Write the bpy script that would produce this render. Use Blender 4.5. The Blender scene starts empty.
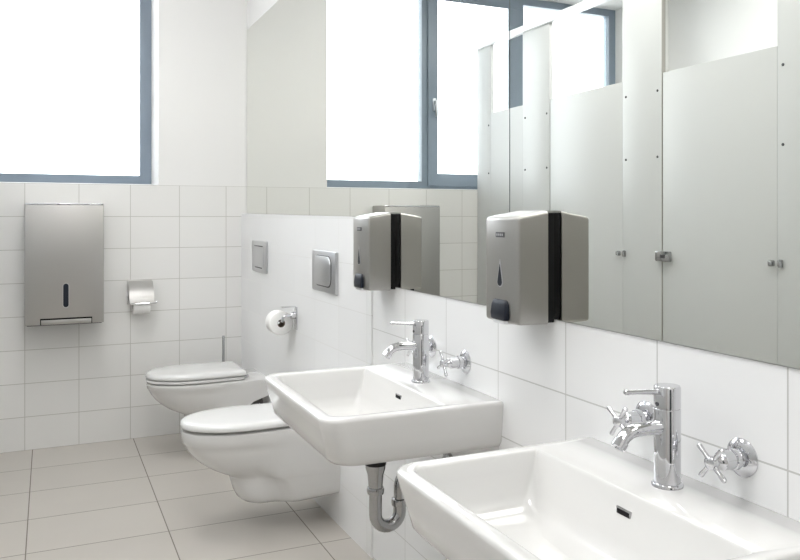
import bpy, bmesh, math
from mathutils import Vector, Matrix
C = bpy.context.scene.collection
PI = math.pi

# ------------------------------------------------------------------ materials
def mat(name, col, rough=0.5, metal=0.0, coat=0.0, spec=0.5, aniso=0.0):
    m = bpy.data.materials.new(name); m.use_nodes = True
    b = m.node_tree.nodes['Principled BSDF']
    b.inputs['Base Color'].default_value = (*col, 1)
    b.inputs['Roughness'].default_value = rough
    b.inputs['Metallic'].default_value = metal
    b.inputs['Coat Weight'].default_value = coat
    b.inputs['Coat Roughness'].default_value = 0.04
    b.inputs['Specular IOR Level'].default_value = spec
    b.inputs['Anisotropic'].default_value = aniso
    return m

def mnode(nt, op, a, b=None, c=None):
    n = nt.nodes.new('ShaderNodeMath'); n.operation = op
    for i, v in enumerate((a, b, c)):
        if v is None: continue
        if isinstance(v, (int, float)): n.inputs[i].default_value = v
        else: nt.links.new(v, n.inputs[i])
    return n.outputs[0]

def tile_mat(name, col, grout, ua, uoff, uw, va, voff, vh, gw, rough=0.25, zmax=None, paint=None, var=0.03, cloud=0.0, coat=0.0):
    """world aligned tile grid; ua / va are axis indices"""
    m = mat(name, col, rough, coat=coat); nt = m.node_tree; b = nt.nodes['Principled BSDF']
    geo = nt.nodes.new('ShaderNodeNewGeometry'); sep = nt.nodes.new('ShaderNodeSeparateXYZ')
    nt.links.new(geo.outputs['Position'], sep.inputs[0])
    masks = []; cells = []
    for ax, off, w in ((ua, uoff, uw), (va, voff, vh)):
        t = mnode(nt, 'DIVIDE', mnode(nt, 'SUBTRACT', sep.outputs[ax], off), w)
        fl = mnode(nt, 'FLOOR', t); fr = mnode(nt, 'SUBTRACT', t, fl)
        d = mnode(nt, 'MULTIPLY', mnode(nt, 'MINIMUM', fr, mnode(nt, 'SUBTRACT', 1.0, fr)), w)
        masks.append(mnode(nt, 'LESS_THAN', d, gw / 2)); cells.append(fl)
    g = mnode(nt, 'MAXIMUM', masks[0], masks[1])
    cmb = nt.nodes.new('ShaderNodeCombineXYZ')
    nt.links.new(cells[0], cmb.inputs[0]); nt.links.new(cells[1], cmb.inputs[1])
    wn = nt.nodes.new('ShaderNodeTexWhiteNoise'); nt.links.new(cmb.outputs[0], wn.inputs['Vector'])
    noi = nt.nodes.new('ShaderNodeTexNoise'); noi.inputs['Scale'].default_value = 3.0; noi.inputs['Detail'].default_value = 6
    nt.links.new(geo.outputs['Position'], noi.inputs['Vector'])
    k = mnode(nt, 'ADD', 1.0 - var / 2 - cloud / 2, mnode(nt, 'ADD', mnode(nt, 'MULTIPLY', wn.outputs['Value'], var), mnode(nt, 'MULTIPLY', noi.outputs['Fac'], cloud)))
    vm = nt.nodes.new('ShaderNodeVectorMath'); vm.operation = 'SCALE'; vm.inputs[0].default_value = col
    nt.links.new(k, vm.inputs['Scale'])
    mx = nt.nodes.new('ShaderNodeMix'); mx.data_type = 'RGBA'
    nt.links.new(g, mx.inputs['Factor']); nt.links.new(vm.outputs[0], mx.inputs['A']); mx.inputs['B'].default_value = (*grout, 1)
    out = mx.outputs['Result']; gm = g
    if zmax is not None:
        above = mnode(nt, 'GREATER_THAN', sep.outputs[2], zmax)
        m2 = nt.nodes.new('ShaderNodeMix'); m2.data_type = 'RGBA'
        nt.links.new(above, m2.inputs['Factor']); nt.links.new(out, m2.inputs['A']); m2.inputs['B'].default_value = (*paint, 1)
        out = m2.outputs['Result']
        gm = mnode(nt, 'MULTIPLY', g, mnode(nt, 'SUBTRACT', 1.0, above))
        r = mnode(nt, 'MAXIMUM', mnode(nt, 'MULTIPLY', above, 0.85), mnode(nt, 'ADD', rough, mnode(nt, 'MULTIPLY', gm, 0.5)))
        nt.links.new(r, b.inputs['Roughness'])
    else:
        nt.links.new(mnode(nt, 'ADD', rough, mnode(nt, 'MULTIPLY', g, 0.5)), b.inputs['Roughness'])
    nt.links.new(out, b.inputs['Base Color'])
    bp = nt.nodes.new('ShaderNodeBump'); bp.inputs['Strength'].default_value = 0.4; bp.inputs['Distance'].default_value = 0.0015
    nt.links.new(mnode(nt, 'SUBTRACT', 1.0, gm), bp.inputs['Height']); nt.links.new(bp.outputs[0], b.inputs['Normal'])
    return m

def brushed(name, col, rough, axis_scale, strength=0.12):
    """fine brushed grain as real surface variation of the steel"""
    m = mat(name, col, rough, 1.0); nt = m.node_tree; b = nt.nodes['Principled BSDF']
    tc = nt.nodes.new('ShaderNodeTexCoord'); mp = nt.nodes.new('ShaderNodeMapping'); mp.inputs['Scale'].default_value = axis_scale
    n = nt.nodes.new('ShaderNodeTexNoise'); n.inputs['Scale'].default_value = 1.0; n.inputs['Detail'].default_value = 3
    nt.links.new(tc.outputs['Object'], mp.inputs[0]); nt.links.new(mp.outputs[0], n.inputs['Vector'])
    nt.links.new(mnode(nt, 'ADD', rough - strength / 2, mnode(nt, 'MULTIPLY', n.outputs['Fac'], strength)), b.inputs['Roughness'])
    bp = nt.nodes.new('ShaderNodeBump'); bp.inputs['Strength'].default_value = 0.03; bp.inputs['Distance'].default_value = 0.001
    nt.links.new(n.outputs['Fac'], bp.inputs['Height']); nt.links.new(bp.outputs[0], b.inputs['Normal'])
    return m

PAINT = (0.775, 0.77, 0.76)
M_back = tile_mat('back_wall_tiles', (0.775, 0.77, 0.755), (0.50, 0.49, 0.46), 0, -0.127, 0.30, 2, 0.0, 0.20, 0.004, zmax=1.6, paint=PAINT)
M_right = tile_mat('right_wall_tiles', (0.84, 0.845, 0.85), (0.52, 0.52, 0.51), 1, 0.004, 0.331, 2, 0.005, 0.1875, 0.0035, rough=0.18)
M_ledge = tile_mat('ledge_wall_tiles', (0.84, 0.845, 0.85), (0.62, 0.62, 0.61), 1, 0.04, 0.331, 2, -0.007, 0.2, 0.003, rough=0.18)
M_left = tile_mat('left_wall_tiles', (0.80, 0.79, 0.765), (0.62, 0.61, 0.58), 1, 0.004, 0.30, 2, 0.0, 0.20, 0.004, zmax=2.6, paint=PAINT)
M_floor = tile_mat('floor_tiles', (0.53, 0.498, 0.458), (0.22, 0.20, 0.175), 0, -0.085, 0.575, 1, 4.795 - 8.0, 0.4, 0.005, rough=0.32, var=0.05, cloud=0.10)
M_paint = mat('white_paint', PAINT, 0.85)
M_ceil = mat('ceiling_paint', (0.86, 0.86, 0.85), 0.9)
M_ceramic = mat('white_ceramic', (0.70, 0.695, 0.685), 0.14, coat=0.6)
M_seat = mat('white_seat_plastic', (0.76, 0.76, 0.755), 0.15, coat=0.5)
M_dark = mat('black_plastic', (0.003, 0.003, 0.0035), 0.5, spec=0.2)
M_navy = mat('navy_plastic', (0.008, 0.011, 0.020), 0.4, spec=0.3)
M_chrome = mat('chrome', (0.66, 0.66, 0.68), 0.05, 1.0)
M_pipe = mat('satin_chrome', (0.42, 0.42, 0.425), 0.14, 1.0)
M_steel = brushed('brushed_steel', (0.50, 0.49, 0.475), 0.36, (3, 3, 260))
M_soap = brushed('satin_steel', (0.41, 0.40, 0.38), 0.33, (260, 260, 3), 0.08)
M_plate = brushed('matt_chrome_plate', (0.62, 0.625, 0.64), 0.32, (260, 260, 3), 0.08)
M_frame = mat('blue_grey_frame', (0.215, 0.262, 0.315), 0.35)
M_panel = mat('white_laminate', (0.60, 0.61, 0.615), 0.35)
M_alu = mat('white_coated_rail', (0.78, 0.79, 0.80), 0.3)
M_edge = mat('panel_edge_strip', (0.42, 0.41, 0.38), 0.5)
M_paper = mat('tissue_paper', (0.88, 0.875, 0.86), 0.95)
M_card = mat('cardboard_core', (0.16, 0.12, 0.09), 0.9)
M_rubber = mat('black_rubber', (0.01, 0.01, 0.01), 0.6)
M_badge = mat('dark_grey_badge', (0.05, 0.05, 0.055), 0.4)
M_print = mat('light_grey_print', (0.35, 0.35, 0.36), 0.5)
M_sealant = mat('mirror_edge', (0.10, 0.115, 0.105), 0.4)
M_mirror = mat('mirror_silver', (0.835, 0.845, 0.805), 0.0, 1.0)
M_fill_lamp = bpy.data.materials.new('fill_lamp_diffuser'); M_fill_lamp.use_nodes = True  # emitter of the added ceiling fill lamps
_b = M_fill_lamp.node_tree.nodes['Principled BSDF']; _b.inputs['Emission Color'].default_value = (1, 0.995, 0.985, 1); _b.inputs['Emission Strength'].default_value = 5.5
M_glass = bpy.data.materials.new('window_glass'); M_glass.use_nodes = True
nt = M_glass.node_tree; nt.nodes.clear()
o_ = nt.nodes.new('ShaderNodeOutputMaterial'); mx = nt.nodes.new('ShaderNodeMixShader')
tr = nt.nodes.new('ShaderNodeBsdfTransparent'); gl = nt.nodes.new('ShaderNodeBsdfGlossy'); gl.inputs['Roughness'].default_value = 0.02
fr = nt.nodes.new('ShaderNodeFresnel'); fr.inputs['IOR'].default_value = 1.35
nt.links.new(fr.outputs[0], mx.inputs[0]); nt.links.new(tr.outputs[0], mx.inputs[1]); nt.links.new(gl.outputs[0], mx.inputs[2]); nt.links.new(mx.outputs[0], o_.inputs[0])

# ------------------------------------------------------------------ mesh helpers
def finish(name, bm, m, parent=None, smooth=True, angle=35, recalc=True):
    if recalc: bmesh.ops.recalc_face_normals(bm, faces=bm.faces)
    me = bpy.data.meshes.new(name); bm.to_mesh(me); bm.free()
    ms = m if isinstance(m, (list, tuple)) else [m]
    for x in ms: me.materials.append(x)
    if smooth:
        for p in me.polygons: p.use_smooth = True
        me.set_sharp_from_angle(angle=math.radians(angle))
    o = bpy.data.objects.new(name, me); C.objects.link(o)
    if parent is not None: o.parent = parent
    return o

def thing(name, label, cat, loc=(0, 0, 0), group=None):
    o = bpy.data.objects.new(name, None); C.objects.link(o); o.location = loc
    o.empty_display_size = 0.05
    o['label'] = label; o['category'] = cat
    if group: o['group'] = group
    return o

def tag(o, label=None, cat=None, group=None, kind=None):
    for k, v in (('label', label), ('category', cat), ('group', group), ('kind', kind)):
        if v: o[k] = v
    return o

def box(bm, x0, x1, y0, y1, z0, z1, bev=0.0, seg=2, mi=0):
    r = bmesh.ops.create_cube(bm, size=1.0)
    vs = r['verts']
    for v in vs:
        v.co = Vector((x0 + (v.co.x + .5) * (x1 - x0), y0 + (v.co.y + .5) * (y1 - y0), z0 + (v.co.z + .5) * (z1 - z0)))
    fs = set(f for v in vs for f in v.link_faces)
    for f in fs: f.material_index = mi
    if bev > 0:
        es = list(set(e for v in vs for e in v.link_edges))
        bmesh.ops.bevel(bm, geom=es, offset=bev, segments=seg, profile=0.5, affect='EDGES')
    return bm

def bx(name, m, parent, x0, x1, y0, y1, z0, z1, bev=0.0, seg=2):
    return finish(name, box(bmesh.new(), x0, x1, y0, y1, z0, z1, bev, seg), m, parent)

def loft(bm, rings, cap0=True, cap1=True, mis=None):
    vr = [[bm.verts.new(p) for p in r] for r in rings]
    n = len(rings[0])
    for i in range(len(vr) - 1):
        for j in range(n):
            f = bm.faces.new((vr[i][j], vr[i][(j + 1) % n], vr[i + 1][(j + 1) % n], vr[i + 1][j]))
            if mis: f.material_index = mis[i]
    if cap0: bm.faces.new(vr[0][::-1])
    if cap1: bm.faces.new(vr[-1])
    return bm

def frame_of(d):
    d = Vector(d).normalized(); up = Vector((0, 0, 1)) if abs(d.z) < 0.95 else Vector((0, 1, 0))
    a = d.cross(up).normalized(); return d, a, d.cross(a).normalized()

def lathe(bm, origin, axis, prof, n=32, cap0=True, cap1=True):
    """prof: list of (distance along axis, radius)"""
    d, a, b = frame_of(axis); o = Vector(origin)
    rings = [[o + d * t + (a * math.cos(2 * PI * k / n) + b * math.sin(2 * PI * k / n)) * r for k in range(n)] for t, r in prof]
    return loft(bm, rings, cap0, cap1)

def tube(bm, pts, rad, n=18, caps=True):
    pts = [Vector(p) for p in pts]; rs = rad if isinstance(rad, (list, tuple)) else [rad] * len(pts)
    t0 = (pts[1] - pts[0]).normalized(); d, a, b = frame_of(t0)
    rings = []
    for i, p in enumerate(pts):
        if i == 0: t = pts[1] - pts[0]
        elif i == len(pts) - 1: t = pts[-1] - pts[-2]
        else: t = (pts[i + 1] - p).normalized() + (p - pts[i - 1]).normalized()
        t.normalize()
        a = (a - t * a.dot(t)).normalized(); b = t.cross(a)
        rings.append([p + (a * math.cos(2 * PI * k / n) + b * math.sin(2 * PI * k / n)) * rs[i] for k in range(n)])
    return loft(bm, rings, caps, caps)

def rrect(x0, x1, y0, y1, z, rf, rb, n=10):
    """rounded rectangle, rf radius at low-x corners, rb at high-x corners; 4*(n+1) points"""
    pts = []
    for cx, cy, r, a0 in ((x1 - rb, y1 - rb, rb, 0), (x0 + rf, y1 - rf, rf, PI / 2), (x0 + rf, y0 + rf, rf, PI), (x1 - rb, y0 + rb, rb, 1.5 * PI)):
        for k in range(n + 1):
            a = a0 + PI / 2 * k / n
            pts.append(Vector((cx + r * math.cos(a), cy + r * math.sin(a), z)))
    return pts

# ------------------------------------------------------------------ room
BY = 5.186          # face of the back wall
WX = 1.214          # face of the washbasin wall
def lx(y): return 1.209 - .034 * (y - 2.90) / 2.286      # face of the tiled ledge behind the toilets
XL, YR, ZC = -2.45, -2.3, 3.4
WIN = (-2.20, 0.645, 1.6, 3.24)      # window opening
GY = 5.58           # window frame plane

bm = bmesh.new()
t0, t1 = BY, BY + 0.50
box(bm, XL - .2, WX + .25, t0, t1, -0.1, WIN[2]); box(bm, XL - .2, WX + .25, t0, t1, WIN[3], ZC)
box(bm, XL - .2, WIN[0], t0, t1, WIN[2], WIN[3]); box(bm, WIN[1], WX + .25, t0, t1, WIN[2], WIN[3])
tag(finish('wall_back', bm, M_back, smooth=False), kind='structure')
tag(bx('wall_right', M_right, None, WX, WX + .25, YR, BY, -0.1, 1.131), kind='structure')
wr = tag(bx('wall_right_upper', M_paint, None, WX, WX + .25, YR, BY, 1.131, ZC), kind='structure')
# the low tiled ledge in front of the wall; its top falls slightly towards the basins
bm = bmesh.new()
p = [(lx(2.97), 2.97, 0), (WX, 2.97, 0), (WX, 2.97, 1.397), (lx(2.97), 2.97, 1.397), (lx(BY), BY, 0), (WX, BY, 0), (WX, BY, 1.420), (lx(BY), BY, 1.420)]
v = [bm.verts.new(q) for q in p]
for f in ((0, 1, 2, 3), (4, 5, 6, 7), (0, 1, 5, 4), (1, 2, 6, 5), (2, 3, 7, 6), (3, 0, 4, 7)): bm.faces.new([v[i] for i in f])
tag(finish('wall_ledge', bm, M_ledge, smooth=False), kind='structure')
tag(bx('wall_left', M_left, None, XL - .2, XL, YR, BY, -0.1, ZC), kind='structure')
tag(bx('wall_rear', M_paint, None, XL - .2, WX + .25, YR - .2, YR, -0.1, ZC), kind='structure')
tag(bx('floor', M_floor, None, XL - .2, WX + .25, YR - .2, BY, -0.12, 0), kind='structure')
tag(bx('ceiling', M_ceil, None, XL - .2, WX + .25, YR - .2, BY + .5, ZC, ZC + .12), kind='structure')

# ------------------------------------------------------------------ window
win = bpy.data.objects.new('window_1', None); C.objects.link(win); win.location = (0, 0, 0); win['kind'] = 'structure'
def frame(name, x0, x1, z0, z1, wl, wr_, wb, wt, y0, y1):
    bm = bmesh.new()
    box(bm, x0, x1, y0, y1, z0, z0 + wb, .002, 1); box(bm, x0, x1, y0, y1, z1 - wt, z1, .002, 1)
    box(bm, x0, x0 + wl, y0, y1, z0 + wb, z1 - wt, .002, 1); box(bm, x1 - wr_, x1, y0, y1, z0 + wb, z1 - wt, .002, 1)
    return finish(name, bm, M_frame, win)
z0, z1 = WIN[2] + .022, WIN[3]
XM1, XM2 = -0.325, -1.187      # mullion centres
bm = bmesh.new()
y0, y1 = GY, GY + .08
box(bm, WIN[0], WIN[1], y0, y1, z0, z0 + .055); box(bm, WIN[0], WIN[1], y0, y1, z1 - .06, z1)
box(bm, WIN[0], WIN[0] + .07, y0, y1, z0 + .055, z1 - .06); box(bm, WIN[1] - .075, WIN[1], y0, y1, z0 + .055, z1 - .06)
for xm in (XM1, XM2): box(bm, xm - .045, xm + .045, y0, y1, z0 + .055, z1 - .06)
finish('window_frame', bm, M_frame, win)
s = frame('window_sash', XM2 + .02, XM1 - .005, z0 + .02, z1 - .02, .09, .085, .10, .09, GY - .018, GY)
bx('window_pane', M_glass, win, XM1 + .045, WIN[1] - .075, GY + .035, GY + .043, z0 + .055, z1 - .06)
bx('window_pane', M_glass, win, XM2 + .045, XM1 - .045, GY + .035, GY + .043, z0 + .055, z1 - .06)
bx('window_pane', M_glass, win, WIN[0] + .07, XM2 - .045, GY + .035, GY + .043, z0 + .055, z1 - .06)
M_handle = mat('satin_handle', (0.55, 0.57, 0.60), 0.3, 1.0)
bm = bmesh.new()
hx = XM1 - .055
box(bm, hx - .014, hx + .014, GY - .030, GY - .017, 2.24, 2.34, .005)
box(bm, hx - .010, hx + .010, GY - .062, GY - .030, 2.295, 2.318, .004)
box(bm, hx - .011, hx + .011, GY - .072, GY - .056, 2.19, 2.32, .005)
finish('window_handle', bm, M_handle, win)
M_sill = mat('white_sill', (0.85, 0.86, 0.87), 0.35)
bm = bmesh.new()
v = [bm.verts.new(q) for q in [(x, y, z) for x in (WIN[0], WIN[1]) for y, z in ((BY + .001, WIN[2]), (GY + .03, WIN[2]), (GY + .03, WIN[2] + .022), (BY + .001, WIN[2] + .003))]]
for f in ((0, 1, 2, 3), (4, 5, 6, 7), (0, 1, 5, 4), (1, 2, 6, 5), (2, 3, 7, 6), (3, 0, 4, 7)): bm.faces.new([v[i] for i in f])
finish('window_sill', bm, M_sill, win, smooth=False)

# ------------------------------------------------------------------ mirrors (two abutting panes)
MX = 1.210
def poly_slab(name, pts, x0, x1, label):
    bm = bmesh.new(); a = [bm.verts.new((x0, y, z)) for y, z in pts]; b = [bm.verts.new((x1, y, z)) for y, z in pts]
    n = len(pts)
    f = bm.faces.new(a); f.material_index = 0
    f = bm.faces.new(b[::-1]); f.material_index = 1
    for i in range(n):
        f = bm.faces.new((a[i], b[i], b[(i + 1) % n], a[(i + 1) % n])); f.material_index = 1
    o = finish(name, bm, [M_mirror, M_sealant], smooth=False)
    tag(o, label, 'mirror'); return o
SEAM = 1.919
poly_slab('wall_mirror', [(SEAM + .003, 1.131), (2.97, 1.131), (2.97, 1.3985), (BY - .006, 1.4215), (BY - .006, 2.645), (SEAM + .003, 2.645)], MX, WX, 'large wall mirror pane reaching into the room corner above the tiled ledge')
poly_slab('wall_mirror', [(-.30, 1.131), (SEAM - .001, 1.131), (SEAM - .001, 2.645), (-.30, 2.645)], MX, WX, 'large wall mirror pane behind the nearest soap dispenser, right of the seam')

# ------------------------------------------------------------------ cubicle front (seen in the mirror)
PX = -0.558
cub = thing('toilet_cubicle', 'white laminate toilet cubicle front with doors and posts, reflected in the wall mirror', 'cubicle', (PX, 2.6, 0))
def cbx(name, m, x0, x1, y0, y1, z0, z1, bev=0.0, parent=None):
    o = bx(name, m, None, x0, x1, y0, y1, z0, z1, bev); par = parent or cub
    o.parent = par; L = Vector((0, 0, 0)); q = par
    while q is not None: L += q.location; q = q.parent
    o.location = -L; return o
ZD, ZR = 2.165, 2.665
posts = [(4.985, BY - .004), (4.245, 4.56), (3.225, 3.536), (2.17, 2.50), (1.10, 1.43), (.05, .38)]
for pi_, (a, b) in enumerate(posts):
    if pi_ == 0:
        o = cbx('corner_panel', M_panel, PX - .026, PX, 4.56, 4.985, .12, ZD, 0)
    o = cbx('post_panel', M_panel, PX - .026, PX, a, b, .12, ZR, .0005 if pi_ < 2 else .0015)
    for zz in (1.72, 2.075):
        for yy in (a + .03, b - .03):
            if yy > 5.12: continue
            bm = bmesh.new(); lathe(bm, (PX, yy, zz), (1, 0, 0), [(-.002, .007), (.002, .007), (.004, .004)], 12)
            sc = finish('screw', bm, M_badge, None); sc.parent = o
    if pi_ > 1: cbx('post_edge', M_edge, PX - .024, PX + .0005, a - .004, a - .0005, .12, ZR, 0, o)
for i in range(1, len(posts) - 1):
    a, b = posts[i + 1][1], posts[i][0]
    d = cbx('cubicle_door', M_panel, PX - .022, PX - .002, a + .003, b - .007, .12, ZD, .0015)
    yl = b
    lk = cbx('lock', M_pipe, PX - .002, PX + .022, yl - .075, yl + .028, 1.162, 1.216, .006, d)
    cbx('lock_turn', M_badge, PX + .022, PX + .028, yl - .045, yl - .015, 1.18, 1.20, .002, lk)
    yl = a
    cbx('door_knob', M_pipe, PX - .002, PX + .022, yl + .012, yl + .036, 1.176, 1.204, .006, d)
    cbx('door_stop', M_pipe, PX, PX + .014, yl - .032, yl - .010, 1.172, 1.208, .004, d)
cbx('top_rail', M_alu, PX - .035, PX + .012, .0, BY - .004, ZR, ZR + .045, .004)
for i, (a, b) in enumerate(posts[1:]):
    cbx('side_panel', M_panel, XL + .004, PX - .028, (a + b) / 2 - .01, (a + b) / 2 + .01, .12, ZD)
    
for a, b in posts:
    bm = bmesh.new(); lathe(bm, (PX - .013, (a + b) / 2, 0), (0, 0, 1), [(0, .022), (.01, .022), (.014, .010), (.12, .010)], 16)
    f = finish('foot', bm, M_pipe, None); f.parent = cub; f.location = (-PX, -2.6, 0)

# things are built in world coordinates and re-based to their Empty
def rebase(root):
    def base(o, off):
        for ch in [c for c in bpy.data.objects if c.parent == o]:
            if ch.data is not None and not ch.get('_rb'):
                ch.data.transform(Matrix.Translation(-off)); ch['_rb'] = 1
            base(ch, off)
    base(root, root.location.copy())
    for c in bpy.data.objects:
        if '_rb' in c: del c['_rb']
def copy_tree(o, parent=None):
    c = o.copy(); C.objects.link(c); c.parent = parent
    for ch in [x for x in list(bpy.data.objects) if x.parent == o]: copy_tree(ch, c)
    return c

# ------------------------------------------------------------------ washbasins
BC1, BC2 = 2.300, 1.222
def make_basin(cy, label, fs):
    t = thing('washbasin', label, 'washbasin', (WX, cy, .86), 'wall-hung washbasins')
    def R(x0, x1, hw, z, rf, rb): return rrect(x0 + fs, x1, cy - hw, cy + hw, z, rf, rb, 12)
    Z = .86; W = WX + .001
    rings = [R(.86, 1.06, .13, Z - .180, .09, .09), R(.79, 1.13, .22, Z - .166, .10, .07), R(.735, W, .292, Z - .146, .075, .012), R(.712, W, .320, Z - .136, .068, .006), R(.698, W, .329, Z - .120, .064, .005),
             R(.690, W, .334, Z - .085, .060, .005), R(.676, W, .338, Z - .04, .058, .005), R(.669, W, .3405, Z - .012, .056, .005),
             R(.6705, W, .3395, Z - .005, .056, .005), R(.675, W - .001, .336, Z - .001, .053, .005), R(.680, W - .002, .332, Z, .050, .006),
             R(.700, 1.040, .311, Z, .040, .006), R(.7035, 1.038, .3075, Z - .002, .038, .006), R(.707, 1.036, .304, Z - .008, .036, .007),
             R(.714, 1.026, .298, Z - .04, .036, .010), R(.727, 1.010, .288, Z - .09, .040, .016), R(.738, 1.000, .278, Z - .112, .044, .022),
             R(.765, .985, .25, Z - .126, .05, .035), R(.81, .95, .19, Z - .134, .04, .035), R(.86, .94, .05, Z - .138, .035, .035)]
    bm = bmesh.new(); loft(bm, rings)
    finish('bowl', bm, M_ceramic, t, angle=50)
    # overflow slot in the back slope
    bm = bmesh.new(); box(bm, 1.0245, 1.0285, cy - .029, cy + .013, Z - .047, Z - .031, .001)
    ov = finish('overflow', bm, M_pipe, t)
    bm = bmesh.new(); box(bm, 1.0235, 1.0243, cy - .025, cy + .009, Z - .0440, Z - .0345)
    finish('overflow_opening', bm, M_dark, ov)
    bm = bmesh.new(); lathe(bm, (.90, cy, Z - .139), (0, 0, 1), [(0, .03), (.003, .03), (.005, .026), (.004, .012)], 24)
    finish('drain_ring', bm, M_chrome, t)
    rebase(t); return t
make_basin(BC1, 'white ceramic wall-hung washbasin in the middle of the photo, next to the toilets', -.005)
make_basin(BC2, 'white ceramic wall-hung washbasin in the lower right foreground, cut by the frame', .006)

def make_tap(x, cy, label):
    Z = .8600
    t = thing('basin_tap', label, 'tap', (x, cy, Z), 'chrome basin taps')
    bm = bmesh.new(); lathe(bm, (x, cy, Z), (0, 0, 1), [(0, .031), (.004, .031), (.007, .029), (.008, .0262), (.154, .0262), (.1555, .0255)], 40)
    finish('tap_body', bm, M_chrome, t)
    bm = bmesh.new(); lathe(bm, (x, cy, Z), (0, 0, 1), [(.1555, .024), (.157, .024), (.158, .0262), (.198, .0262), (.201, .0245), (.2015, .001)], 40)
    finish('tap_head', bm, M_chrome, t)
    bm = bmesh.new(); z = Z + .190
    lathe(bm, (x - .020, cy, z), (-1, 0, .075), [(0, .0060), (.012, .0055), (.06, .0047), (.078, .0046), (.079, .0056), (.086, .0056), (.088, .004)], 16)
    finish('lever', bm, M_chrome, t)
    bm = bmesh.new(); z = Z + .119
    tube(bm, [(x - .018, cy, z), (x - .045, cy, z + .001), (x - .080, cy, z + .001), (x - .096, cy, z - .002), (x - .108, cy, z - .009), (x - .117, cy, z - .019)], [.0145, .014, .0138, .0136, .0134, .0132], 24)
    sp = finish('spout', bm, M_chrome, t)
    bm = bmesh.new(); lathe(bm, (x - .1155, cy, z - .0172), (-.64, 0, -.77), [(0, .0148), (.014, .0148), (.015, .012), (.011, .011)], 24)
    finish('aerator', bm, M_chrome, sp)
    bm = bmesh.new(); lathe(bm, (x - .0262, cy, Z + .166), (-1, 0, 0), [(0, .004), (.0015, .004)], 12)
    finish('marker_dot', bm, M_badge, t)
    rebase(t); return t
make_tap(1.112, 2.305, 'chrome single-lever tap on the middle washbasin')
make_tap(1.134, 1.212, 'chrome single-lever tap on the foreground right washbasin')

def make_valve(cy, z, label, spin=45):
    t = thing('angle_valve', label, 'valve', (WX, cy, z), 'chrome wall valves above the basins')
    bm = bmesh.new(); lathe(bm, (WX + .001, cy, z), (-1, 0, 0), [(0, .037), (.003, .037), (.008, .030), (.011, .020)], 36)
    finish('escutcheon', bm, M_chrome, t)
    bm = bmesh.new(); lathe(bm, (WX, cy, z), (-1, 0, 0), [(.010, .016), (.020, .016), (.021, .0205), (.030, .0205), (.031, .018), (.056, .0175), (.058, .015), (.065, .011), (.073, .009)], 30)
    finish('valve_body', bm, M_chrome, t)
    bm = bmesh.new(); lathe(bm, (WX - .071, cy, z), (-1, 0, 0), [(0, .011), (.006, .0125), (.014, .0125), (.017, .009), (.018, .002)], 20)
    for k in range(4):
        a = math.radians(spin + 90 * k); d = Vector((0, math.cos(a), math.sin(a)))
        lathe(bm, Vector((WX - .079, cy, z)), d, [(.006, .0052), (.024, .0042), (.037, .0055), (.041, .0048), (.043, .002)], 12)
    finish('cross_handle', bm, M_chrome, t)
    rebase(t); return t
make_valve(2.430, .950, 'chrome cross-handle wall valve half hidden behind the middle basin tap', 40)
make_valve(2.188, .937, 'chrome cross-handle wall valve right of the middle basin tap', 62)
make_valve(1.360, .953, 'chrome cross-handle wall valve left of the foreground basin tap', 35)
make_valve(1.098, .938, 'chrome cross-handle wall valve right of the foreground basin tap', 40)

def make_trap(cy, label):
    x = .95; t = thing('drain_trap', label, 'drain trap', (x, cy, .685), 'chrome drain traps under the basins')
    bm = bmesh.new(); lathe(bm, (x, cy, .6798), (0, 0, -1), [(0, .034), (.013, .034), (.024, .030), (.06, .029)], 32); finish('drain_cup', bm, M_pipe, t)
    bm = bmesh.new(); lathe(bm, (x, cy, .624), (0, 0, -1), [(0, .0335), (.006, .0345), (.012, .0335)], 32); finish('gasket', bm, M_rubber, t)
    bm = bmesh.new(); lathe(bm, (x, cy, .612), (0, 0, -1), [(0, .033), (.012, .032), (.03, .026), (.058, .0235), (.075, .023), (.08, .021)], 32); finish('tailpiece', bm, M_pipe, t)
    bm = bmesh.new(); lathe(bm, (x, cy, .540), (0, 0, -1), [(0, .021), (.001, .0265), (.006, .028), (.014, .0275), (.02, .026), (.022, .021)], 32); finish('collar', bm, M_pipe, t)
    bm = bmesh.new(); r = .042; zc = .452; pts = [(x, cy, .525), (x, cy, .49)]
    for k in range(13):
        a = PI + PI * k / 12; pts.append((x + r + r * math.cos(a), cy, zc + r * math.sin(a)))
    pts += [(x + 2 * r, cy, .475)]
    tube(bm, pts, .0205, 28); u = finish('u_bend', bm, M_pipe, t)
    x2 = x + 2 * r
    bm = bmesh.new(); lathe(bm, (x2, cy, .470), (0, 0, 1), [(0, .021), (.001, .026), (.012, .0275), (.022, .026), (.024, .02)], 32); finish('slip_nut', bm, M_pipe, t)
    bm = bmesh.new(); pts = [(x2, cy, .49), (x2, cy, .53)]
    for k in range(1, 9):
        a = PI - PI / 2 * k / 8; pts.append((x2 + .045 + .045 * math.cos(a), cy, .53 + .045 * math.sin(a)))
    pts += [(WX - .002, cy, .575)]
    tube(bm, pts, .0195, 24); finish('outlet_pipe', bm, M_pipe, t)
    bm = bmesh.new(); lathe(bm, (WX - .0004, cy, .575), (-1, 0, 0), [(0, .045), (.003, .045), (.010, .034), (.012, .022)], 32); finish('wall_rosette', bm, M_pipe, t)
    rebase(t); return t
make_trap(BC1, 'chrome U-shaped drain trap hanging below the middle washbasin')

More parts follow.
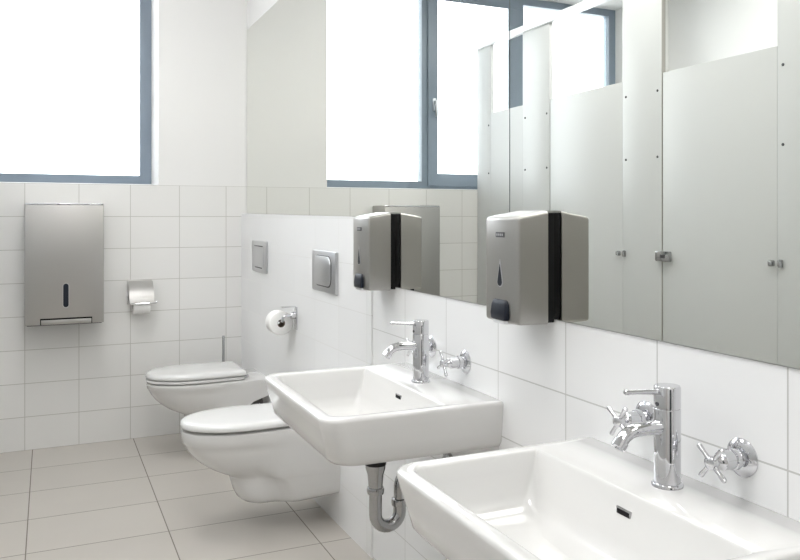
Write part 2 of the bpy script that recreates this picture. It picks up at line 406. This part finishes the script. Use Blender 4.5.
# ------------------------------------------------------------------ toilets
def dring(cy, xf, L, hwf, xb, hwb, z, xw, n=28, pw=2.15):
    pts = [Vector((xw, cy + hwb, z)), Vector((xw - .02, cy + hwb, z)), Vector((xb, cy + hwb, z))]
    xc = xf + L
    for k in range(1, 4):
        s_ = k / 4; q = s_ * s_ * (3 - 2 * s_)
        pts.append(Vector((xb + (xc - xb) * s_, cy + hwb + (hwf - hwb) * q, z)))
    for k in range(n + 1):
        a = PI / 2 + PI * k / n; c, s = math.cos(a), math.sin(a)
        pts.append(Vector((xc + L * math.copysign(abs(c) ** (2 / pw), c), cy + hwf * math.copysign(abs(s) ** (2 / pw), s), z)))
    for k in range(3, 0, -1):
        s_ = k / 4; q = s_ * s_ * (3 - 2 * s_)
        pts.append(Vector((xb + (xc - xb) * s_, cy - hwb - (hwf - hwb) * q, z)))
    pts += [Vector((xb, cy - hwb, z)), Vector((xw - .02, cy - hwb, z)), Vector((xw, cy - hwb, z))]
    return pts

def lid_ring(cy, ins, z, xf, hw, xbk, rb=.03, n=28, dome=0.0):
    """closed D outline, rounded front, squared back"""
    xf, hw, xbk = xf + ins, hw - ins, xbk - ins; L = .27 - ins * .5; xc = xf + L; pts = []
    for k in range(7):
        a = PI / 2 * k / 6; pts.append(Vector((xbk - rb + rb * math.cos(a), cy + hw * .93 - rb + rb * math.sin(a), z)))
    for k in range(1, 4):
        s_ = k / 4; pts.append(Vector((xbk - rb + (xc - xbk + rb) * s_, cy + hw * (.93 + .07 * math.sin(s_ * PI / 2)), z)))
    for k in range(n + 1):
        a = PI / 2 + PI * k / n; c, s = math.cos(a), math.sin(a)
        pts.append(Vector((xc + L * math.copysign(abs(c) ** .95, c), cy + hw * math.copysign(abs(s) ** .95, s), z)))
    for k in range(3, 0, -1):
        s_ = k / 4; pts.append(Vector((xbk - rb + (xc - xbk + rb) * s_, cy - hw * (.93 + .07 * math.sin(s_ * PI / 2)), z)))
    for k in range(7):
        a = 1.5 * PI + PI / 2 * k / 6; pts.append(Vector((xbk - rb + rb * math.cos(a), cy - hw * .93 + rb + rb * math.sin(a), z)))
    return pts

def make_toilet(cy, label, slim):
    W = lx(cy) + .003
    t = thing('toilet', label, 'toilet', (W, cy, .30), 'wall-hung toilets')
    zt = .446 if slim else .468; dx = -.016 if slim else 0
    lev = [(zt, .545, .25, .168, 1.0, .172), (zt - .003, .533, .26, .179, .99, .179), (zt - .012, .530, .262, .181, .98, .181),
           (.440 if not slim else .432, .531, .262, .181, .98, .181), (.415, .533, .262, .180, .97, .181), (.408, .539, .26, .174, .97, .180), (.38, .553, .25, .169, .96, .180), (.35, .575, .235, .161, .95, .179),
           (.32, .606, .215, .150, .94, .178), (.29, .648, .185, .136, .93, .177), (.268, .692, .155, .122, .925, .176),
           (.254, .726, .13, .116, .94, .176), (.244, .738, .125, .114, .96, .175), (.215, .746, .12, .118, .98, .174),
           (.180, .756, .12, .120, 1.0, .173), (.152, .770, .115, .117, 1.01, .170), (.136, .788, .105, .109, 1.01, .165), (.127, .81, .09, .094, 1.02, .155), (.124, .84, .07, .07, 1.02, .14)]
    bm = bmesh.new(); rings = []
    for (z, xf, L, hwf, xb, hwb) in lev:
        r = dring(cy, xf + dx, L, hwf, xb, hwb, z, W if not slim or z > .34 else W - min(.13, (.34 - z) * 4.5))
        if z < .25:                    # underside climbs slightly towards the wall
            for p_ in r: p_.z += max(0, (p_.x - .86)) * .06 * (.25 - z) / .125
        rings.append(r)
    loft(bm, rings)
    finish('bowl', bm, M_ceramic, t, angle=42)
    if slim:
        bm = bmesh.new(); loft(bm, [lid_ring(cy, i, z, .512, .181, 1.052) for z, i in ((.4462, .030), (.4495, .030), (.4515, .003), (.454, .0), (.463, 0), (.4665, .002), (.4685, .03), (.4690, .03), (.4738, .032))])
        finish('seat', bm, M_seat, t, angle=60)
        zl = .4735; th = 1.15; bk = 1.06
    else:
        bm = bmesh.new(); loft(bm, [lid_ring(cy, i, z, .585, .130, 1.02) for z, i in ((.4682, .006), (.4700, .001), (.4765, .001), (.4785, .006))])
        finish('seat', bm, M_seat, t, angle=60)
        zl = .4785; th = 1.1; bk = 1.035
    prof = ((0, .008), (.0015, .002), (.005, 0), (.014, .0005), (.021, .004), (.026, .012), (.0285, .026), (.030, .05), (.0312, .09), (.032, .13))
    bm = bmesh.new(); loft(bm, [lid_ring(cy, i, zl + z * th, .526 + dx, .186, bk) for z, i in prof])
    finish('lid', bm, M_seat, t, angle=60)
    if slim:
        bm = bmesh.new(); lathe(bm, (1.03, cy, .255), (1, 0, 0), [(0, .05), (W - 1.055, .05), (W - 1.05, .056), (W - 1.032, .056)], 28); finish('outlet_pipe', bm, M_pipe, t)
    for s in (-1, 1):
        bm = bmesh.new(); lathe(bm, (1.050 - dx * 1.6, cy + s * .078 - .022, zt + .012), (0, 1, 0), [(0, .009), (.001, .011), (.043, .011), (.044, .009)], 20)
        finish('hinge', bm, M_chrome if slim else M_seat, t)
    rebase(t); return t
make_toilet(3.505, 'white wall-hung toilet with closed lid, nearer one beside the middle washbasin', False)
make_toilet(4.690, 'white wall-hung toilet with closed lid, farther one in the room corner', True)

# flush plates
def rrect_yz(cy, cz, hy, hz, r, x, n=8):
    pts = []
    for sy, sz, a0 in ((1, 1, 0), (-1, 1, PI / 2), (-1, -1, PI), (1, -1, 1.5 * PI)):
        for k in range(n + 1):
            a = a0 + PI / 2 * k / n
            pts.append(Vector((x, cy + sy * (hy - r) + r * math.cos(a), cz + sz * (hz - r) + r * math.sin(a))))
    return pts
def plate_bm(cy, cz, hy, hz, r, x0, th, bev=.003):
    bm = bmesh.new()
    loft(bm, [rrect_yz(cy, cz, hy, hz, r, x0), rrect_yz(cy, cz, hy, hz, r, x0 - th + bev), rrect_yz(cy, cz, hy - bev * .3, hz - bev * .3, r, x0 - th + bev * .3), rrect_yz(cy, cz, hy - bev, hz - bev, max(r - bev, .001), x0 - th)])
    return bm
W = lx(3.525) + .002
t = thing('flush_plate', 'square matt chrome flush plate with rounded button above the nearer toilet', 'flush plate', (W, 3.525, 1.14), 'flush plates')
finish('plate', plate_bm(3.525, 1.14, .172, .097, .006, W, .014), M_plate, t)
finish('button_gap', plate_bm(3.530, 1.142, .122, .074, .045, W - .0141, .0008, .0002), M_badge, t)
finish('button', plate_bm(3.530, 1.143, .115, .069, .042, W - .0145, .007), M_plate, t)
rebase(t); W = lx(4.705) + .002
t = thing('flush_plate', 'matt chrome rectangular flush plate with slim slots above the farther toilet', 'flush plate', (W, 4.705, 1.157), 'flush plates')
finish('plate', plate_bm(4.705, 1.157, .172, .094, .006, W, .014), M_plate, t)
finish('button', plate_bm(4.705, 1.155, .135, .060, .006, W - .0141, .004), M_plate, t)
finish('slot', plate_bm(4.705, 1.220, .105, .003, .002, W - .0141, .0012, .0002), M_badge, t)
finish('slot', plate_bm(4.705, 1.089, .085, .003, .002, W - .0141, .0012, .0002), M_badge, t)
rebase(t)

# ------------------------------------------------------------------ soap dispensers
def make_soap(y0, label):
    """front faces -x, near side at y0"""
    wy = .166; y1 = y0 + wy; cy = (y0 + y1) / 2; xb, xf = MX + .001, 1.098; zb, zt = 1.118, 1.414
    t = thing('soap_dispenser', label, 'soap dispenser', (xb, cy, zb), 'steel soap dispensers on the mirror')
    bm = bmesh.new(); box(bm, xb - .022, xb, y0 + .003, y1 - .003, zb + .004, zt - .004, .003); finish('backplate', bm, M_dark, t)
    def ring(ins, z, flat=0.0, tilt=0.0):
        a, b, f = y0 + ins, y1 - ins, xf + ins * .8; xk = xb - .0225; pts = [Vector((xk, b, z)), Vector((xk - .02, b, z))]
        rr = .007; pts.append(Vector((f + rr + .012, b, z)))
        for k in range(7):
            q = PI / 2 * k / 6; pts.append(Vector((f + rr - rr * math.sin(q), b - rr + rr * math.cos(q), z)))
        for k in range(1, 12):
            s = k / 12; pts.append(Vector((f - .008 * math.sin(PI * s), b - rr + (a - b + 2 * rr) * s, z)))
        for k in range(7):
            q = PI / 2 * k / 6; pts.append(Vector((f + rr - rr * math.cos(q), a + rr - rr * math.sin(q), z)))
        pts += [Vector((f + rr + .012, a, z)), Vector((xk - .02, a, z)), Vector((xk, a, z))]
        for p_ in pts: p_.z -= tilt * max(0, (xk - p_.x)) 
        return pts
    rings = [ring(.012, zb, 0, -.02), ring(.004, zb + .001, 0, -.02), ring(.0008, zb + .004, 0, -.02), ring(0, zb + .010, 0, -.0)]
    rings += [ring(0, zb + .010 + k * .05) for k in range(1, 5)]
    rings += [ring(0, zt - .008, 0, .17), ring(.0012, zt - .003, 0, .17), ring(.004, zt - .0005, 0, .17), ring(.012, zt + .001, 0, .17), ring(.03, zt + .002, 0, .17)]
    bm = bmesh.new(); loft(bm, rings); finish('cover', bm, M_soap, t, angle=50)
    # smooth side shoulders: a slim raised fold next to the front
    xs = xf - .008
    # sight window, teardrop
    cyw = y0 + .0775
    def tear(s, x):
        pts = []
        for k in range(24):
            a = 2 * PI * k / 24; yy = math.cos(a) * .0105 * (1 if math.sin(a) < 0 else (1 - .75 * math.sin(a))); zz = math.sin(a) * (.010 if math.sin(a) < 0 else .045)
            pts.append(Vector((x, cyw + yy * s, 1.227 + zz * s)))
        return pts
    bm = bmesh.new(); loft(bm, [tear(1.35, xs + .003), tear(1.35, xs - .0006), tear(1.1, xs - .001)]); fr_ = finish('window_rim', bm, M_plate, t)
    bm = bmesh.new(); loft(bm, [tear(1.05, xs + .001), tear(1.05, xs - .0016)]); finish('sight_window', bm, M_navy, t)
    bm = bmesh.new(); box(bm, xs - .0012, xs + .004, cyw - .021, cyw + .021, 1.345, 1.359, .001, 1); bd = finish('badge', bm, M_badge, t)
    bm = bmesh.new()
    for k in range(4): box(bm, xs - .0016, xs - .0012, cyw - .0165 + k * .009, cyw - .0105 + k * .009, 1.349, 1.355)
    finish('badge_print', bm, M_print, bd)
    # push lever
    bm = bmesh.new()
    rr = [rrect(xs - dx, xs + .03, cyw - hy, cyw + hy, z, .008, .004, 5) for z, dx, hy in ((1.127, .005, .034), (1.130, .008, .0385), (1.145, .009, .040), (1.168, .006, .0385), (1.178, .003, .035), (1.181, .0012, .030))]
    loft(bm, rr); lv_ = finish('push_lever', bm, M_navy, t, angle=50)
    bm = bmesh.new(); rr = [rrect(xs - dx, xs + .03, cyw - hy, cyw + hy, z, .008, .004, 5) for z, dx, hy in ((1.117, .001, .028), (1.119, .004, .033), (1.1268, .006, .034))]
    loft(bm, rr); finish('lever_lip', bm, M_plate, lv_, angle=50)
    rebase(t); return t
make_soap(1.700, 'satin steel soap dispenser with navy push lever, the larger one above the foreground basin')
make_soap(2.727, 'satin steel soap dispenser with navy push lever, above the middle basin tap')

# ------------------------------------------------------------------ paper towel dispenser
x0, x1 = -.123, .303; yf, yb = BY - .23, BY - .0005; zb, zt = .772, 1.478
t = thing('paper_towel_dispenser', 'tall brushed steel paper towel dispenser on the back wall under the window', 'paper towel dispenser', ((x0 + x1) / 2, yb, zb))
bm = bmesh.new(); box(bm, x0, x1, yf, yb, zb, zt, .005, 3); finish('housing', bm, M_steel, t)
bm = bmesh.new(); box(bm, x0 + .004, x1 - .004, yf - .0015, yf + .004, zt - .012, zt - .002, .001); finish('top_edge', bm, M_chrome, t)
xm = .095
def slot_ring(hw, hh, y):
    pts = []
    for cz, a0 in ((hh - hw, 0), (-(hh - hw), PI)):
        for k in range(9):
            a = a0 + PI * k / 8; pts.append(Vector((xm + hw * math.cos(a), y, .940 + cz + hw * math.sin(a))))
    return pts
bm = bmesh.new(); loft(bm, [slot_ring(.018, .074, yf + .002), slot_ring(.018, .074, yf - .0008)]); finish('sight_window_rim', bm, M_plate, t)
bm = bmesh.new(); loft(bm, [slot_ring(.0145, .069, yf + .001), slot_ring(.0145, .069, yf - .0014)]); finish('sight_window', bm, M_navy, t)
# dispensing mouth
a, b = -.042, .238
bm = bmesh.new(); box(bm, a, b, yf - .0010, yf + .002, zb + .029, zb + .038); box(bm, a, a + .005, yf - .0010, yf + .002, zb + .001, zb + .03); box(bm, b - .005, b, yf - .0010, yf + .002, zb + .001, zb + .03)
finish('mouth_gap', bm, M_dark, t)
bm = bmesh.new(); box(bm, a + .006, b - .006, yf - .003, yf + .002, zb + .003, zb + .027, .0012); finish('mouth_lip', bm, M_steel, t)
bm = bmesh.new(); box(bm, x0 + .012, x1 - .012, yf + .012, yb - .002, zb - .004, zb + .001); finish('base_tray', bm, M_badge, t)
rebase(t)

# ------------------------------------------------------------------ toilet paper holders and rolls
def make_roll(name, c, axis, r, half, label):
    t = thing(name, label, 'toilet paper', c, 'toilet paper rolls')
    bm = bmesh.new(); d = Vector(axis)
    lathe(bm, Vector(c) - d * half, d, [(0, .021), (.0, r - .004), (.002, r - .001), (.006, r), (2 * half - .006, r), (2 * half - .002, r - .001), (2 * half, r - .004), (2 * half, .021), (0, .021)], 40, False, False)
    finish('paper', bm, M_paper, t, angle=50)
    bm = bmesh.new(); lathe(bm, Vector(c) - d * (half - .001), d, [(0, .0212), (2 * half - .002, .0212), (2 * half - .002, .0195), (0, .0195), (0, .0212)], 24, False, False)
    finish('core', bm, M_card, t)
    rebase(t); return t
# on the right-hand ledge wall
hy, hz = 3.985, .850; LX = lx(hy) + .001
make_roll('toilet_roll', (1.117, hy + .065, hz - .0118), (0, 1, 0), .062, .048, 'white toilet paper roll on the open chrome holder beside the nearer toilet')
t = thing('toilet_paper_holder', 'open chrome toilet paper holder on the right wall ledge beside the nearer toilet', 'toilet paper holder', (LX, hy, hz))
bm = bmesh.new(); box(bm, LX - .010, LX - .0004, hy - .028, hy + .012, hz - .045, hz + .075, .002); finish('wall_plate', bm, M_chrome, t)
bm = bmesh.new(); lathe(bm, (LX - .009, hy - .008, hz + .030), (-1, 0, 0), [(0, .018), (.004, .020), (.02, .020), (.024, .017)], 24); finish('mount', bm, M_chrome, t)
bm = bmesh.new(); tube(bm, [(LX - .030, hy - .008, hz + .030), (1.134, hy - .008, hz + .030), (1.120, hy - .008, hz + .024), (1.117, hy - .008, hz + .010), (1.117, hy - .002, hz + .002), (1.117, hy + .012, hz), (1.117, hy + .118, hz)], .0075, 16); finish('arm', bm, M_chrome, t)
bm = bmesh.new(); box(bm, 1.11, LX - .008, hy - .024, hy + .008, hz + .074, hz + .080, .002); finish('top_flap', bm, M_chrome, t)
rebase(t)
# on the back wall
cx, cy, cz = .531, BY - .062, .858
make_roll('toilet_roll', (cx, cy, cz - .0132), (1, 0, 0), .054, .050, 'white toilet paper roll under the steel flap on the back wall')
t = thing('toilet_paper_holder', 'brushed steel covered toilet paper holder on the back wall', 'toilet paper holder', (cx, BY, cz))
bm = bmesh.new(); box(bm, cx - .080, cx + .070, BY - .004, BY - .0004, cz - .010, cz + .145, .001); finish('wall_plate', bm, M_steel, t)
prof = [(BY - .010, cz + .135), (BY - .020, cz + .137), (BY - .045, cz + .125), (BY - .075, cz + .100), (BY - .105, cz + .065), (BY - .122, cz + .030), (BY - .126, cz + .005)]
bm = bmesh.new()
n = len(prof); th = .0025
ra = [[Vector((xx, y, z)) for (y, z) in prof] + [Vector((xx, y + th, z - th)) for (y, z) in prof[::-1]] for xx in (cx - .074, cx + .072)]
loft(bm, ra); finish('flap', bm, M_steel, t)
bm = bmesh.new(); tube(bm, [(cx - .076, BY - .003, cz + .07), (cx - .078, BY - .03, cz + .06), (cx - .078, BY - .115, cz + .012), (cx - .070, BY - .129, cz + .003), (cx + .082, BY - .129, cz + .006), (cx + .088, BY - .128, cz + .014)], .004, 10)
finish('rim_wire', bm, M_chrome, t)
bm = bmesh.new(); tube(bm, [(cx - .064, BY - .003, cz), (cx - .064, BY - .062, cz), (cx + .055, BY - .062, cz)], .006, 10); finish('spindle', bm, M_chrome, t)
rebase(t)

# ------------------------------------------------------------------ toilet brush behind the farther toilet
bxx, byy = 1.035, 5.085
t = thing('toilet_brush', 'slim chrome handled toilet brush standing in the corner behind the farther toilet', 'toilet brush', (bxx, byy, 0))
bm = bmesh.new(); lathe(bm, (bxx, byy, 0), (0, 0, 1), [(0, .048), (.004, .05), (.34, .05), (.343, .047), (.343, .012), (.338, .011)], 32); finish('canister', bm, M_pipe, t)
bm = bmesh.new(); lathe(bm, (bxx, byy, .33), (0, 0, 1), [(0, .0085), (.295, .0085), (.299, .006)], 16); finish('brush_handle', bm, M_pipe, t)
rebase(t)

# ------------------------------------------------------------------ unseen ceiling lamps, added above the frame as fill light
def make_fill_lamp(x, y, label):
    t = thing('fill_lamp', label, 'added fill lamp', (x, y, ZC), 'added fill lamps')
    bm = bmesh.new(); box(bm, x - .32, x + .32, y - .62, y + .62, ZC - .05, ZC - .0005, .004); finish('fill_lamp_housing', bm, M_alu, t)
    bm = bmesh.new(); box(bm, x - .30, x + .30, y - .60, y + .60, ZC - .055, ZC - .0502); finish('fill_diffuser', bm, M_fill_lamp, t)
    rebase(t); return t
make_fill_lamp(.15, 3.5, 'added flat ceiling fill lamp above the toilets, out of view'); make_fill_lamp(.15, 1.4, 'added flat ceiling fill lamp above the washbasins, out of view'); make_fill_lamp(.15, -.9, 'added flat ceiling fill lamp at the rear end, out of view')

make_fill_lamp(-1.5, 3.6, 'added flat ceiling fill lamp above the far cubicles, out of view'); make_fill_lamp(-1.5, 1.2, 'added flat ceiling fill lamp above the near cubicles, out of view')
# unseen dark door and trim, added to give the chrome dark reflections
M_added_door = mat('added_door_dark_grey', (0.03, 0.035, 0.042), 0.4)
dr = tag(bx('added_door_1', M_added_door, None, -.35, .62, YR - .001, YR + .045, 0, 2.12, .003), kind='structure')
bm = bmesh.new(); tube(bm, [(-.27, YR + .044, 1.05), (-.27, YR + .095, 1.05), (-.13, YR + .095, 1.05)], .010, 12); finish('added_door_handle', bm, M_chrome, dr)
tag(bx('added_door_trim_1', M_edge, None, -.42, -.352, YR - .001, YR + .06, 0, 2.19, .003), kind='structure')
tag(bx('added_door_trim_2', M_edge, None, .622, .69, YR - .001, YR + .06, 0, 2.19, .003), kind='structure')

# ------------------------------------------------------------------ sky, camera, output look
w = bpy.data.worlds.new('World'); bpy.context.scene.world = w; w.use_nodes = True
bg = w.node_tree.nodes['Background']; bg.inputs[0].default_value = (0.89, 0.945, 1.0, 1); bg.inputs[1].default_value = 3.0
cam = bpy.data.cameras.new('camera'); co = bpy.data.objects.new('camera', cam); C.objects.link(co)
co.location = (0, 0, 1.4); co.rotation_euler = (PI / 2, 0, -math.radians(24.23))
cam.sensor_width = 36; cam.lens = 782 / 800 * 36; cam.shift_y = -63.5 / 800; cam.clip_start = .02
sc_ = bpy.context.scene; sc_.camera = co
sc_.view_settings.view_transform = 'Standard'; sc_.view_settings.look = 'None'; sc_.view_settings.gamma = 1.0; sc_.view_settings.exposure = 1.1
sc_.cycles.max_bounces = 14; sc_.cycles.diffuse_bounces = 8; sc_.cycles.glossy_bounces = 8; sc_.cycles.transparent_max_bounces = 12
